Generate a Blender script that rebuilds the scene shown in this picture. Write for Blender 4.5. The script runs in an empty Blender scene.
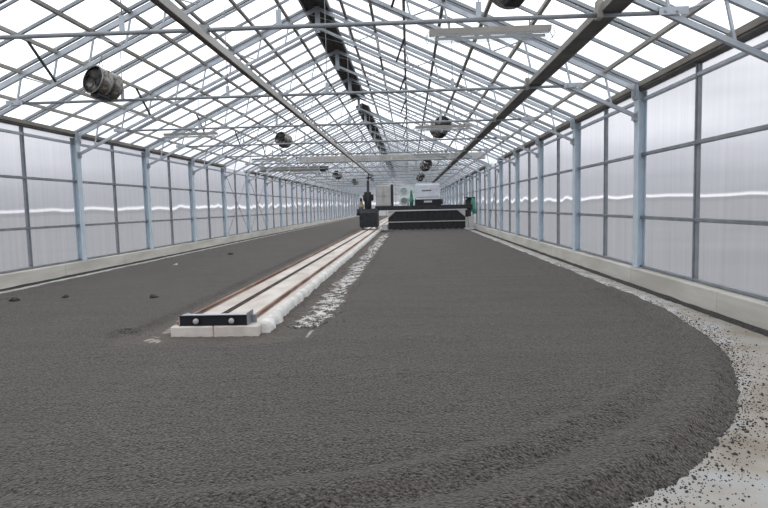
import bpy, math, random
from mathutils import Vector, Matrix, noise
random.seed(7)
sc = bpy.context.scene
COL = sc.collection
PI = math.pi

# ------------------------------------------------------------------ measures
EYE = 1.55                    # camera height above the concrete floor
WL, WR = -8.526, 4.183        # post lines of the long walls
RX = -2.17                    # ridge line
HALF = 6.355
PITCH = 0.47
Y0, BAY, NF = 6.85, 4.0, 24   # first visible frame, bay length, frames
YN, YF = -1.15, Y0 + BAY*(NF-1)
Z_UP, Z_LO = 4.93+EYE, 4.46+EYE    # chord heights at the ridge
Z_ROOF = 5.10+EYE
Z_TIE = 2.08+EYE
Z_CURB = 0.33
Z_EAVE = 1.96+EYE
ORD = ('first second third fourth fifth sixth seventh eighth ninth tenth eleventh twelfth thirteenth fourteenth fifteenth '
       'sixteenth seventeenth eighteenth nineteenth twentieth twenty-first twenty-second twenty-third twenty-fourth '
       'twenty-fifth twenty-sixth').split()
frames = [Y0 + BAY*i for i in range(NF)]
def slope(zr, off): return zr - PITCH*off

# ------------------------------------------------------------------ helpers
class MB:
    """collects shapes; build() links them as ONE mesh object"""
    def __init__(s): s.v=[]; s.f=[]; s.sm=[]
    def add(s, vs, fs, smooth=False):
        b=len(s.v); s.v+= [tuple(v) for v in vs]
        s.f+= [tuple(b+i for i in f) for f in fs]; s.sm+= [smooth]*len(fs); return s
    def box(s, x0,x1,y0,y1,z0,z1, bev=0.0):
        if x0>x1: x0,x1=x1,x0
        if y0>y1: y0,y1=y1,y0
        if z0>z1: z0,z1=z1,z0
        b=min(bev,(x1-x0)*.45,(y1-y0)*.45,(z1-z0)*.45)
        if b<=0:
            vs=[(x,y,z) for z in (z0,z1) for y in (y0,y1) for x in (x0,x1)]
            return s.add(vs,[(0,2,3,1),(4,5,7,6),(0,1,5,4),(2,6,7,3),(0,4,6,2),(1,3,7,5)])
        # chamfered box
        vs=[];idx={}
        for sx in(0,1):
            for sy in(0,1):
                for sz in(0,1):
                    X=(x0,x1)[sx];Y=(y0,y1)[sy];Z=(z0,z1)[sz]
                    ix=(x0+b,x1-b)[sx];iy=(y0+b,y1-b)[sy];iz=(z0+b,z1-b)[sz]
                    for k,p in enumerate(((X,iy,iz),(ix,Y,iz),(ix,iy,Z))):
                        idx[(sx,sy,sz,k)]=len(vs); vs.append(p)
        g=lambda a,b_,c,k: idx[(a,b_,c,k)]
        fs=[]
        for q in(0,1):
            f=[g(q,0,0,0),g(q,1,0,0),g(q,1,1,0),g(q,0,1,0)]; fs.append(f if q else f[::-1])
            f=[g(0,q,0,1),g(1,q,0,1),g(1,q,1,1),g(0,q,1,1)]; fs.append(f[::-1] if q else f)
            f=[g(0,0,q,2),g(1,0,q,2),g(1,1,q,2),g(0,1,q,2)]; fs.append(f if q else f[::-1])
        for a in(0,1):
            for c in(0,1):
                fs.append([g(a,c,0,0),g(a,c,1,0),g(a,c,1,1),g(a,c,0,1)])
                fs.append([g(a,0,c,0),g(a,1,c,0),g(a,1,c,2),g(a,0,c,2)])
                fs.append([g(0,a,c,1),g(1,a,c,1),g(1,a,c,2),g(0,a,c,2)])
                for d in(0,1): fs.append([g(a,c,d,0),g(a,c,d,1),g(a,c,d,2)])
        return s.add(vs,fs)
    def bar(s, p,q,w,h, up=(0,0,1)):
        p=Vector(p);q=Vector(q);d=(q-p).normalized();u=Vector(up)
        if abs(d.dot(u))>.98: u=Vector((0,1,0))
        r=d.cross(u).normalized()*w/2; t=r.cross(d).normalized()*h/2
        vs=[p-r-t,p+r-t,p+r+t,p-r+t,q-r-t,q+r-t,q+r+t,q-r+t]
        return s.add(vs,[(3,2,1,0),(4,5,6,7),(0,1,5,4),(1,2,6,5),(2,3,7,6),(3,0,4,7)])
    def tube(s,p,q,r0,r1=None,n=10,caps=True):
        r1=r0 if r1 is None else r1
        p=Vector(p);q=Vector(q);d=(q-p).normalized()
        u=Vector((0,0,1)) if abs(d.z)<.9 else Vector((1,0,0))
        a=d.cross(u).normalized();b=d.cross(a)
        vs=[]
        for c,r in((p,r0),(q,r1)):
            for i in range(n):
                t=2*PI*i/n; vs.append(c+a*math.cos(t)*r+b*math.sin(t)*r)
        s.add(vs,[(i,(i+1)%n,n+(i+1)%n,n+i) for i in range(n)],True)
        if caps:
            k=len(s.v)-2*n
            s.f+= [tuple(range(k+n-1,k-1,-1)),tuple(range(k+n,k+2*n))]; s.sm+= [False,False]
        return s
    def path(s,pts,r,n=8):
        for a,b in zip(pts,pts[1:]): s.tube(a,b,r,n=n)
        return s
    def lathe(s,c,axis,prof,n=24):
        """prof: (distance along axis, radius)"""
        c=Vector(c);d=Vector(axis).normalized();u=Vector((0,0,1)) if abs(d.z)<.9 else Vector((1,0,0))
        a=d.cross(u).normalized();b=d.cross(a);vs=[]
        for (t,r) in prof:
            for i in range(n):
                g=2*PI*i/n; vs.append(c+d*t+a*math.cos(g)*r+b*math.sin(g)*r)
        m=len(prof)
        return s.add(vs,[(j*n+i,j*n+(i+1)%n,(j+1)*n+(i+1)%n,(j+1)*n+i) for j in range(m-1) for i in range(n)],True)
    def prism_x(s,poly,x0,x1):
        """poly of (y,z) extruded along x"""
        n=len(poly);vs=[(x0,y,z) for y,z in poly]+[(x1,y,z) for y,z in poly]
        return s.add(vs,[tuple(range(n)),tuple(range(2*n-1,n-1,-1))]+[(i,n+i,n+(i+1)%n,(i+1)%n) for i in range(n)])
    def prism_y(s,poly,y0,y1):
        n=len(poly);vs=[(x,y0,z) for x,z in poly]+[(x,y1,z) for x,z in poly]
        return s.add(vs,[tuple(range(n-1,-1,-1)),tuple(range(n,2*n))]+[(i,(i+1)%n,n+(i+1)%n,n+i) for i in range(n)])
    def lump(s,c,r,seed):
        rnd=random.Random(seed);c=Vector(c)
        t=(1+5**.5)/2
        vs=[Vector(v).normalized() for v in((-1,t,0),(1,t,0),(-1,-t,0),(1,-t,0),(0,-1,t),(0,1,t),(0,-1,-t),(0,1,-t),(t,0,-1),(t,0,1),(-t,0,-1),(-t,0,1))]
        fs=[(0,11,5),(0,5,1),(0,1,7),(0,7,10),(0,10,11),(1,5,9),(5,11,4),(11,10,2),(10,7,6),(7,1,8),(3,9,4),(3,4,2),(3,2,6),(3,6,8),(3,8,9),(4,9,5),(2,4,11),(6,2,10),(8,6,7),(9,8,1)]
        sx,sy,sz=rnd.uniform(.8,1.3),rnd.uniform(.8,1.3),rnd.uniform(.55,.9)
        a=rnd.uniform(0,6.28);ca,sa=math.cos(a),math.sin(a)
        out=[]
        for v in vs:
            k=r*rnd.uniform(.72,1.2);x,y,z=v.x*sx*k,v.y*sy*k,v.z*sz*k
            out.append((c.x+x*ca-y*sa,c.y+x*sa+y*ca,c.z+z))
        return s.add(out,fs)
    def build(s,name,mat,parent=None,recalc=True,origin=None):
        me=bpy.data.meshes.new(name)
        vs=s.v
        if origin is not None: vs=[(x-origin[0],y-origin[1],z-origin[2]) for x,y,z in vs]
        me.from_pydata(vs,[],s.f); me.polygons.foreach_set('use_smooth',s.sm)
        if recalc:
            import bmesh
            bm=bmesh.new();bm.from_mesh(me);bmesh.ops.recalc_face_normals(bm,faces=bm.faces);bm.to_mesh(me);bm.free()
        me.materials.append(mat); me.update()
        o=bpy.data.objects.new(name,me);COL.objects.link(o)
        if origin is not None: o.location=origin
        if parent is not None: o.parent=parent
        return o
def tag(o,label=None,cat=None,group=None,kind=None):
    if label:o['label']=label
    if cat:o['category']=cat
    if group:o['group']=group
    if kind:o['kind']=kind
    return o
def empty(name,loc=(0,0,0)):
    o=bpy.data.objects.new(name,None);o.empty_display_size=.2;o.location=loc;COL.objects.link(o);return o
def dup(root,loc):
    """a copy of a thing, its parts and their sub-parts"""
    def rec(o,par):
        c=o.copy();COL.objects.link(c)
        if par is not None:c.parent=par
        for ch in [k for k in kids.get(o.name,())]: rec(ch,c)
        return c
    kids={}
    def gather(o):
        kids[o.name]=list(o.children)
        for k in o.children:gather(k)
    gather(root)
    r=rec(root,None);r.location=loc;return r

# ------------------------------------------------------------------ materials
def mat(name,col,rough=.6,metal=0.,spec=.5):
    m=bpy.data.materials.new(name);m.use_nodes=True
    b=m.node_tree.nodes['Principled BSDF']
    b.inputs['Base Color'].default_value=(*col,1);b.inputs['Roughness'].default_value=rough
    b.inputs['Metallic'].default_value=metal;b.inputs['Specular IOR Level'].default_value=spec
    return m
def noisy(name,c0,c1,scale,rough=.6,metal=0.,spec=.5,detail=5,lo=.35,hi=.65,bump=0,bscale=None,stretch=None):
    m=mat(name,c0,rough,metal,spec);nt=m.node_tree;b=nt.nodes['Principled BSDF']
    tc=nt.nodes.new('ShaderNodeTexCoord');src=tc.outputs['Object']
    if stretch:
        mp=nt.nodes.new('ShaderNodeMapping');mp.inputs['Scale'].default_value=stretch
        nt.links.new(src,mp.inputs[0]);src=mp.outputs[0]
    n=nt.nodes.new('ShaderNodeTexNoise');n.inputs['Scale'].default_value=scale;n.inputs['Detail'].default_value=detail
    nt.links.new(src,n.inputs['Vector'])
    r=nt.nodes.new('ShaderNodeValToRGB');r.color_ramp.elements[0].position=lo;r.color_ramp.elements[1].position=hi
    r.color_ramp.elements[0].color=(*c0,1);r.color_ramp.elements[1].color=(*c1,1)
    nt.links.new(n.outputs['Fac'],r.inputs[0]);nt.links.new(r.outputs[0],b.inputs['Base Color'])
    if bump:
        n2=nt.nodes.new('ShaderNodeTexNoise');n2.inputs['Scale'].default_value=bscale or scale*4;n2.inputs['Detail'].default_value=4
        nt.links.new(tc.outputs['Object'],n2.inputs['Vector'])
        bp=nt.nodes.new('ShaderNodeBump');bp.inputs['Strength'].default_value=bump;bp.inputs['Distance'].default_value=.02
        nt.links.new(n2.outputs['Fac'],bp.inputs['Height']);nt.links.new(bp.outputs[0],b.inputs['Normal'])
    return m
M={}
M['post']=noisy('galvanised_pale',(.56,.66,.74),(.64,.73,.80),6,.5,.1,.4)
M['galv']=noisy('galvanised_steel',(.41,.445,.49),(.50,.54,.585),5,.45,.25,.5)
M['tie']=noisy('tie_steel',(.22,.24,.26),(.30,.32,.34),5,.5,.3)
M['mull']=noisy('grey_aluminium',(.23,.25,.275),(.31,.33,.355),4,.45,.4)
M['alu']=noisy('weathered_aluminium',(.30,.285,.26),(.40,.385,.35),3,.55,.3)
M['gutter']=noisy('pale_gutter_aluminium',(.40,.375,.33),(.5,.475,.43),3,.55,.2)
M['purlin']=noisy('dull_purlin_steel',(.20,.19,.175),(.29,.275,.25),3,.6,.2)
M['under_shade']=noisy('shaded_underside',(.07,.065,.06),(.13,.122,.11),3,.7)  # shade under the gutters and the tray beam, put into the colour
M['dark']=mat('dark_strut',(.035,.032,.03),.6)
M['ridge']=noisy('dark_ridge_mesh',(.018,.017,.016),(.06,.056,.05),9,.8)
M['beam']=noisy('conduit_beam_steel',(.36,.35,.33),(.48,.465,.44),2.5,.55,.2,stretch=(1,.2,1))
M['curb']=noisy('kerb_concrete',(.48,.46,.41),(.64,.62,.57),1.6,.85,bump=.3,bscale=40,stretch=(1,.35,2))
M['stainless']=noisy('stainless_drum',(.15,.14,.125),(.27,.255,.235),4,.27,.85,stretch=(1,.2,1))
M['black']=mat('black_paint',(.012,.014,.018),.45)
M['darkgrey']=noisy('dark_machine_paint',(.011,.012,.015),(.028,.03,.033),6,.55)
M['rubber']=noisy('rubber_curtain',(.010,.010,.011),(.034,.034,.036),5,.7,stretch=(6,1,.6))
M['white']=noisy('white_cover',(.66,.70,.78),(.76,.79,.85),2,.45)
M['cab']=noisy('grey_cabinet',(.48,.47,.455),(.56,.55,.535),3,.5)
M['lightgrey']=mat('light_grey_paint',(.55,.56,.57),.5)
M['green']=mat('green_motor_paint',(.06,.25,.19),.45)
M['fixture']=noisy('fixture_housing',(.36,.345,.31),(.44,.425,.39),3,.5)
M['tan']=mat('tan_cover',(.36,.28,.2),.7)
M['rust']=noisy('rusty_rail',(.17,.09,.065),(.36,.25,.20),3.5,.75,stretch=(1,.4,1))
M['slot_and_shade']=noisy('dark_slot_and_shade',(.05,.04,.035),(.12,.09,.075),5,.8)  # also colours the shade strip under the cable rail
M['block']=noisy('pale_plinth_concrete',(.54,.47,.42),(.72,.67,.62),2.2,.9,bump=.35,bscale=45,stretch=(1.5,.5,1.5))
M['plaster']=noisy('white_edge_mortar',(.62,.60,.56),(.82,.81,.79),5,.9,bump=.6,bscale=30)
M['bumper']=mat('grey_bumper_pin',(.42,.41,.39),.5)
M['clod']=noisy('sludge_clod',(.03,.028,.026),(.075,.07,.065),30,.95,bump=.6,bscale=80)
M['paleclod']=noisy('pale_clod',(.4,.38,.35),(.6,.58,.55),20,.9)
M['text']=mat('dark_lettering',(.03,.035,.06),.5)

def clear_cover():
    m=bpy.data.materials.new('clear_cover');m.use_nodes=True;nt=m.node_tree;nt.nodes.clear()
    o=nt.nodes.new('ShaderNodeOutputMaterial');mx=nt.nodes.new('ShaderNodeMixShader');mx.inputs[0].default_value=.25
    t=nt.nodes.new('ShaderNodeBsdfTransparent');t.inputs[0].default_value=(.93,.95,.96,1)
    g=nt.nodes.new('ShaderNodeBsdfPrincipled');g.inputs['Base Color'].default_value=(.8,.82,.84,1);g.inputs['Roughness'].default_value=.2
    nt.links.new(t.outputs[0],mx.inputs[1]);nt.links.new(g.outputs[0],mx.inputs[2]);nt.links.new(mx.outputs[0],o.inputs[0]);return m
M['clear']=clear_cover()

def roof_glass():
    m=bpy.data.materials.new('roof_glass');m.use_nodes=True;nt=m.node_tree;nt.nodes.clear()
    o=nt.nodes.new('ShaderNodeOutputMaterial')
    t=nt.nodes.new('ShaderNodeBsdfTransparent')
    tc=nt.nodes.new('ShaderNodeTexCoord');n=nt.nodes.new('ShaderNodeTexNoise');n.inputs['Scale'].default_value=.8;n.inputs['Detail'].default_value=3
    nt.links.new(tc.outputs['Object'],n.inputs['Vector'])
    r=nt.nodes.new('ShaderNodeValToRGB');r.color_ramp.elements[0].color=(.84,.87,.90,1);r.color_ramp.elements[1].color=(.95,.96,.97,1)
    nt.links.new(n.outputs['Fac'],r.inputs[0]);nt.links.new(r.outputs[0],t.inputs[0])
    g=nt.nodes.new('ShaderNodeBsdfGlossy');g.inputs['Roughness'].default_value=.08
    mx=nt.nodes.new('ShaderNodeMixShader');mx.inputs[0].default_value=.04
    nt.links.new(t.outputs[0],mx.inputs[1]);nt.links.new(g.outputs[0],mx.inputs[2]);nt.links.new(mx.outputs[0],o.inputs[0]);return m
M['roof']=roof_glass()

def polycarb():
    """milky ribbed twin-wall sheet: part scatters, part lets the blurred outside through"""
    m=bpy.data.materials.new('ribbed_polycarbonate');m.use_nodes=True;nt=m.node_tree;nt.nodes.clear();L=nt.links.new
    o=nt.nodes.new('ShaderNodeOutputMaterial');tc=nt.nodes.new('ShaderNodeTexCoord')
    mp=nt.nodes.new('ShaderNodeMapping');mp.inputs['Scale'].default_value=(9,9,.25);L(tc.outputs['Object'],mp.inputs[0])
    n=nt.nodes.new('ShaderNodeTexNoise');n.inputs['Scale'].default_value=1.;n.inputs['Detail'].default_value=5;L(mp.outputs[0],n.inputs['Vector'])
    r=nt.nodes.new('ShaderNodeValToRGB');r.color_ramp.elements[0].position=.32;r.color_ramp.elements[1].position=.72
    r.color_ramp.elements[0].color=(.69,.69,.73,1);r.color_ramp.elements[1].color=(.82,.82,.86,1);L(n.outputs['Fac'],r.inputs[0])
    tl=nt.nodes.new('ShaderNodeBsdfTranslucent');L(r.outputs[0],tl.inputs[0])
    # wavy refraction of the outside
    mp2=nt.nodes.new('ShaderNodeMapping');mp2.inputs['Scale'].default_value=(.8,.8,.3);L(tc.outputs['Object'],mp2.inputs[0])
    n2=nt.nodes.new('ShaderNodeTexNoise');n2.inputs['Scale'].default_value=1.;n2.inputs['Detail'].default_value=1.5;L(mp2.outputs[0],n2.inputs['Vector'])
    bp=nt.nodes.new('ShaderNodeBump');bp.inputs['Strength'].default_value=.6;bp.inputs['Distance'].default_value=.14;L(n2.outputs['Fac'],bp.inputs['Height'])
    rf=nt.nodes.new('ShaderNodeBsdfRefraction');rf.inputs['IOR'].default_value=1.06;rf.inputs['Roughness'].default_value=.006
    rf.inputs['Color'].default_value=(.55,.553,.58,1);L(bp.outputs[0],rf.inputs['Normal'])
    df=nt.nodes.new('ShaderNodeBsdfDiffuse');df.inputs[0].default_value=(.8,.8,.84,1)
    gl=nt.nodes.new('ShaderNodeBsdfGlossy');gl.inputs['Roughness'].default_value=.25;gl.inputs[0].default_value=(.9,.9,.92,1)
    def mix(f,a,b):
        x=nt.nodes.new('ShaderNodeMixShader');x.inputs[0].default_value=f;L(a.outputs[0],x.inputs[1]);L(b.outputs[0],x.inputs[2]);return x
    a=mix(.34,rf,tl);b=mix(.07,a,df);c=mix(.04,b,gl);L(c.outputs[0],o.inputs[0]);return m
M['poly']=polycarb()

def floor_mat():
    m=mat('hall_concrete',(.5,.48,.44),.85);nt=m.node_tree;L=nt.links.new;b=nt.nodes['Principled BSDF']
    tc=nt.nodes.new('ShaderNodeTexCoord')
    n=nt.nodes.new('ShaderNodeTexNoise');n.inputs['Scale'].default_value=1.5;n.inputs['Detail'].default_value=7;L(tc.outputs['Object'],n.inputs['Vector'])
    r=nt.nodes.new('ShaderNodeValToRGB');e=r.color_ramp.elements
    e[0].position=.36;e[0].color=(.27,.235,.19,1);e[1].position=.64;e[1].color=(.42,.425,.42,1)
    k=e.new(.5);k.color=(.36,.325,.28,1)
    L(n.outputs['Fac'],r.inputs[0])
    # limey white splashes where the granules were last swept, a ring round the track end and bands along its sides
    sp=nt.nodes.new('ShaderNodeSeparateXYZ');L(tc.outputs['Object'],sp.inputs[0])
    def mth(op,a,bv=None,c=None):
        q=nt.nodes.new('ShaderNodeMath');q.operation=op
        for i,x in enumerate((a,bv,c)):
            if x is None: continue
            if isinstance(x,(int,float)):q.inputs[i].default_value=x
            else:L(x,q.inputs[i])
        return q.outputs[0]
    dx=mth('SUBTRACT',sp.outputs[0],-2.3);dy=mth('MINIMUM',mth('MULTIPLY',mth('SUBTRACT',sp.outputs[1],10.0),.75),0.0)
    d=mth('SQRT',mth('ADD',mth('MULTIPLY',dx,dx),mth('MULTIPLY',dy,dy)))
    ring=mth('SUBTRACT',1.0,mth('MULTIPLY',mth('ABSOLUTE',mth('SUBTRACT',d,5.95)),2.2))
    ring=mth('MAXIMUM',ring,0.0)
    track=mth('MAXIMUM',mth('SUBTRACT',1.0,mth('MULTIPLY',mth('ABSOLUTE',mth('SUBTRACT',sp.outputs[0],-1.25)),1.3)),0.0)
    n2=nt.nodes.new('ShaderNodeTexNoise');n2.inputs['Scale'].default_value=5;n2.inputs['Detail'].default_value=6;L(tc.outputs['Object'],n2.inputs['Vector'])
    f=mth('MULTIPLY',mth('ADD',ring,track),mth('MULTIPLY',mth('SUBTRACT',n2.outputs['Fac'],.36),4.0))
    f=mth('MINIMUM',mth('MAXIMUM',f,0.0),1.0)
    mx=nt.nodes.new('ShaderNodeMix');mx.data_type='RGBA';L(f,mx.inputs[0]);L(r.outputs[0],mx.inputs[6]);mx.inputs[7].default_value=(.68,.675,.66,1)
    L(mx.outputs[2],b.inputs['Base Color'])
    n3=nt.nodes.new('ShaderNodeTexNoise');n3.inputs['Scale'].default_value=45;n3.inputs['Detail'].default_value=4;L(tc.outputs['Object'],n3.inputs['Vector'])
    bp=nt.nodes.new('ShaderNodeBump');bp.inputs['Strength'].default_value=.25;bp.inputs['Distance'].default_value=.01;L(n3.outputs['Fac'],bp.inputs['Height']);L(bp.outputs[0],b.inputs['Normal'])
    return m
M['floor']=floor_mat()

def sludge_mat():
    m=mat('dark_granules',(.06,.057,.053),.95,0,.25);nt=m.node_tree;L=nt.links.new;b=nt.nodes['Principled BSDF']
    b.inputs['Sheen Weight'].default_value=.19;b.inputs['Sheen Roughness'].default_value=.45;b.inputs['Sheen Tint'].default_value=(.9,.86,.82,1)
    tc=nt.nodes.new('ShaderNodeTexCoord')
    n=nt.nodes.new('ShaderNodeTexNoise');n.inputs['Scale'].default_value=48;n.inputs['Detail'].default_value=3;n.inputs['Roughness'].default_value=.7;L(tc.outputs['Object'],n.inputs['Vector'])
    r=nt.nodes.new('ShaderNodeValToRGB');e=r.color_ramp.elements
    e[0].position=.36;e[0].color=(.010,.009,.008,1);e[1].position=.66;e[1].color=(.144,.129,.115,1);L(n.outputs['Fac'],r.inputs[0])
    n1=nt.nodes.new('ShaderNodeTexNoise');n1.inputs['Scale'].default_value=.7;n1.inputs['Detail'].default_value=4;L(tc.outputs['Object'],n1.inputs['Vector'])
    r1=nt.nodes.new('ShaderNodeValToRGB');e=r1.color_ramp.elements;e[0].position=.3;e[0].color=(.88,.87,.86,1);e[1].position=.7;e[1].color=(1.1,1.09,1.08,1);L(n1.outputs['Fac'],r1.inputs[0])
    mx=nt.nodes.new('ShaderNodeMix');mx.data_type='RGBA';mx.blend_type='MULTIPLY';mx.inputs[0].default_value=1;L(r.outputs[0],mx.inputs[6]);L(r1.outputs[0],mx.inputs[7])
    # thin dusty film where the layer is only a few grains deep
    sx=nt.nodes.new('ShaderNodeSeparateXYZ');L(tc.outputs['Object'],sx.inputs[0])
    mr=nt.nodes.new('ShaderNodeMapRange');mr.inputs[1].default_value=.0;mr.inputs[2].default_value=.045;mr.inputs[3].default_value=.45;mr.inputs[4].default_value=0;L(sx.outputs[2],mr.inputs[0])
    ax=nt.nodes.new('ShaderNodeMath');ax.operation='COMPARE';ax.inputs[1].default_value=-2.4;ax.inputs[2].default_value=1.7;L(sx.outputs[0],ax.inputs[0])
    mm=nt.nodes.new('ShaderNodeMath');mm.operation='MULTIPLY';L(ax.outputs[0],mm.inputs[0]);L(mr.outputs[0],mm.inputs[1])
    m2=nt.nodes.new('ShaderNodeMix');m2.data_type='RGBA';L(mm.outputs[0],m2.inputs[0]);L(mx.outputs[2],m2.inputs[6]);m2.inputs[7].default_value=(.16,.135,.118,1)
    L(m2.outputs[2],b.inputs['Base Color'])
    v=nt.nodes.new('ShaderNodeTexVoronoi');v.inputs['Scale'].default_value=55;L(tc.outputs['Object'],v.inputs['Vector'])
    bp=nt.nodes.new('ShaderNodeBump');bp.inputs['Strength'].default_value=1.0;bp.inputs['Distance'].default_value=.014;bp.invert=True
    L(v.outputs['Distance'],bp.inputs['Height']);L(bp.outputs[0],b.inputs['Normal'])
    return m
M['sludge']=sludge_mat()
M['ground']=noisy('outside_ground',(.12,.124,.12),(.18,.18,.175),.2,.95)

# ------------------------------------------------------------------ camera
def basis():
    f,yaw,pit,rol=585.3,.0442,.0807,-.0232
    def ray(u,v):
        U=(u-384)/f;V=(v-254)/f;cr,sr=math.cos(rol),math.sin(rol)
        a=U*cr+V*sr;b=U*sr-V*cr
        cp,sp=math.cos(pit),math.sin(pit);y=cp+sp*b;z=-sp+cp*b
        cy,sy=math.cos(yaw),math.sin(yaw);return Vector((a*cy-y*sy,a*sy+y*cy,z))
    c=ray(384,254);r=(ray(385,254)-c).normalized();u=(ray(384,253)-c).normalized()
    return f,r,u,c.normalized()
f,rt,up,fw=basis()
cd=bpy.data.cameras.new('camera');cam=bpy.data.objects.new('camera',cd);COL.objects.link(cam)
cd.sensor_width=36;cd.lens=f/768*36;cd.clip_end=1500;cd.clip_start=.05
mw=Matrix((rt,up,-fw)).transposed().to_4x4();mw.translation=(0,0,EYE);cam.matrix_world=mw
sc.camera=cam

# ------------------------------------------------------------------ sky
w=bpy.data.worlds.new('overcast');sc.world=w;w.use_nodes=True;nt=w.node_tree;nt.nodes.clear();L=nt.links.new
out=nt.nodes.new('ShaderNodeOutputWorld');bg=nt.nodes.new('ShaderNodeBackground');L(bg.outputs[0],out.inputs[0])
tc=nt.nodes.new('ShaderNodeTexCoord');sp=nt.nodes.new('ShaderNodeSeparateXYZ');L(tc.outputs['Generated'],sp.inputs[0])
mp=nt.nodes.new('ShaderNodeMapping');mp.inputs['Scale'].default_value=(3,3,14);L(tc.outputs['Generated'],mp.inputs[0])
ns=nt.nodes.new('ShaderNodeTexNoise');ns.inputs['Scale'].default_value=1.2;ns.inputs['Detail'].default_value=4;L(mp.outputs[0],ns.inputs['Vector'])
ma=nt.nodes.new('ShaderNodeMath');ma.operation='MULTIPLY_ADD';ma.inputs[1].default_value=.0;ma.inputs[2].default_value=0;L(ns.outputs['Fac'],ma.inputs[0])
rp=nt.nodes.new('ShaderNodeValToRGB');e=rp.color_ramp.elements
def S(k,t=(1,1,1)):return (k*t[0],k*t[1],k*t[2],1)
mr=nt.nodes.new('ShaderNodeMapRange');mr.inputs[1].default_value=-.05;mr.inputs[2].default_value=.45;L(sp.outputs[2],mr.inputs[0])
L(mr.outputs[0],rp.inputs[0])
def at(z):return (z+.05)/.5
e[0].position=0;e[0].color=S(.10,(1,1,1.02));e[1].position=1;e[1].color=S(1.0,(.98,.99,1))
for z,k,t in((.003,.14,(1,1,1.02)),(.0046,1.05,(1,1,1)),(.0063,1.05,(1,1,1)),(.0088,.28,(.96,.98,1.06)),(.035,.32,(.96,.98,1.06)),(.065,.55,(.97,.98,1.05)),(.095,.80,(.98,.99,1.03)),(.14,.93,(.98,.99,1.01)),(.22,1.0,(.98,.99,1))):
    q=e.new(at(z));q.color=S(k,t)
mu=nt.nodes.new('ShaderNodeMix');mu.data_type='RGBA';mu.blend_type='MULTIPLY';mu.inputs[0].default_value=1
rc=nt.nodes.new('ShaderNodeValToRGB');rc.color_ramp.elements[0].color=(.8,.8,.82,1);rc.color_ramp.elements[1].color=(1.2,1.2,1.2,1);rc.color_ramp.elements[0].position=.3;rc.color_ramp.elements[1].position=.7
L(ns.outputs['Fac'],rc.inputs[0]);L(rp.outputs[0],mu.inputs[6]);L(rc.outputs[0],mu.inputs[7]);L(mu.outputs[2],bg.inputs[0])
bg.inputs[1].default_value=1.9

# ------------------------------------------------------------------ setting: floor, kerbs, walls, roof
tag(MB().box(WL-.3,WR+.3,YN-.2,YF+.3,-.2,0).build('floor',M['floor']),'concrete floor of the hall',kind='structure')
tag(MB().box(-500,500,-300,900,-.6,-.25).build('ground_outside',M['ground']),kind='structure')
def kerb(name,x0,x1):
    m=MB();y=YN
    while y<YF:
        m.box(x0,x1,y+.006,min(y+3.0,YF)-.006,0,Z_CURB,.012);y+=3.0
    tag(m.build(name,M['curb']),kind='structure')
kerb('curb_left',WL-.16,WL+.14);kerb('curb_right',WR-.14,WR+.16)
SX={'left':WL-.10,'right':WR+.10}
GIRT=[(-.30+EYE),(.83+EYE)]
for side,x in SX.items():
    m=MB();zs=[Z_CURB]+GIRT+[Z_EAVE+.05]
    y=YN
    while y<YF-.1:
        for a,b in zip(zs,zs[1:]):
            q=[(x,y,a),(x,y+2,a),(x,y+2,b),(x,y,b)]
            m.add(q if side=='left' else q[::-1],[(0,1,2,3)])
        y+=2.0
    tag(m.build('wall_'+side,M['poly'],recalc=False),'ribbed milky polycarbonate wall sheets',kind='structure')
def gable(name,y,mt,flip):
    m=MB();xs=[SX['left'],-7,-5.4,-3.8,RX,-.6,1,2.6,SX['right']]
    for a,b in zip(xs,xs[1:]):
        za,zb=[min(Z_ROOF-PITCH*abs(t-RX),9) for t in(a,b)]
        q=[(a,y,0),(b,y,0),(b,y,zb),(a,y,za)]
        m.add(q if flip else q[::-1],[(0,1,2,3)])
    return tag(m.build(name,mt,recalc=False),kind='structure')
gable('wall_back',YF,M['poly'],True);gable('wall_front',YN,M['poly'],False)
m=MB()
for x in (-7,-5.4,-3.8,-2.17,-.6,1,2.6): m.box(x-.04,x+.04,YF-.12,YF-.02,0,slope(Z_ROOF,abs(x-RX))-.1)
for z in (1.25,2.4,3.5): m.box(WL,WR,YF-.1,YF-.03,z-.03,z+.03)
tag(m.build('wall_back_frame',M['mull']),kind='structure')

ZO=Z_ROOF
ceil={}
for side,sg in(('left',-1),('right',1)):
    m=MB()
    y=YN
    while y<YF-.1:
        q=[(RX,y,ZO),(RX+sg*6.46,y,ZO-PITCH*6.46),(RX+sg*6.46,y+1,ZO-PITCH*6.46),(RX,y+1,ZO)]
        m.add(q if sg>0 else q[::-1],[(0,1,2,3)]);y+=1
    c=ceil[side]=tag(m.build('ceiling_'+side,M['roof'],recalc=False),'clear glass panes of the pitched roof',kind='structure')
    proto=None
    for k in range(95):
        y=4.85+k
        if 27.2<y<30.5: continue
        z=-.03
        w_=.065 if k%2==0 else .045
        if k<2:
            g=MB()
            g.bar((RX+sg*.3,0,ZO-.3*PITCH-.035),(RX+sg*6.4,0,ZO-6.4*PITCH-.035),w_,.05)
            if k==0: g.bar((RX+sg*.3,.16,ZO-.3*PITCH-.035),(RX+sg*6.4,.16,ZO-6.4*PITCH-.035),.03,.04)
            o=g.build('glazing_bar',M['mull'],c)
            if k==0:p0=o
            else:p1=o
        else:
            o=(p0,p1)[k%2].copy();COL.objects.link(o)
        o.location=(0,y,0)
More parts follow.
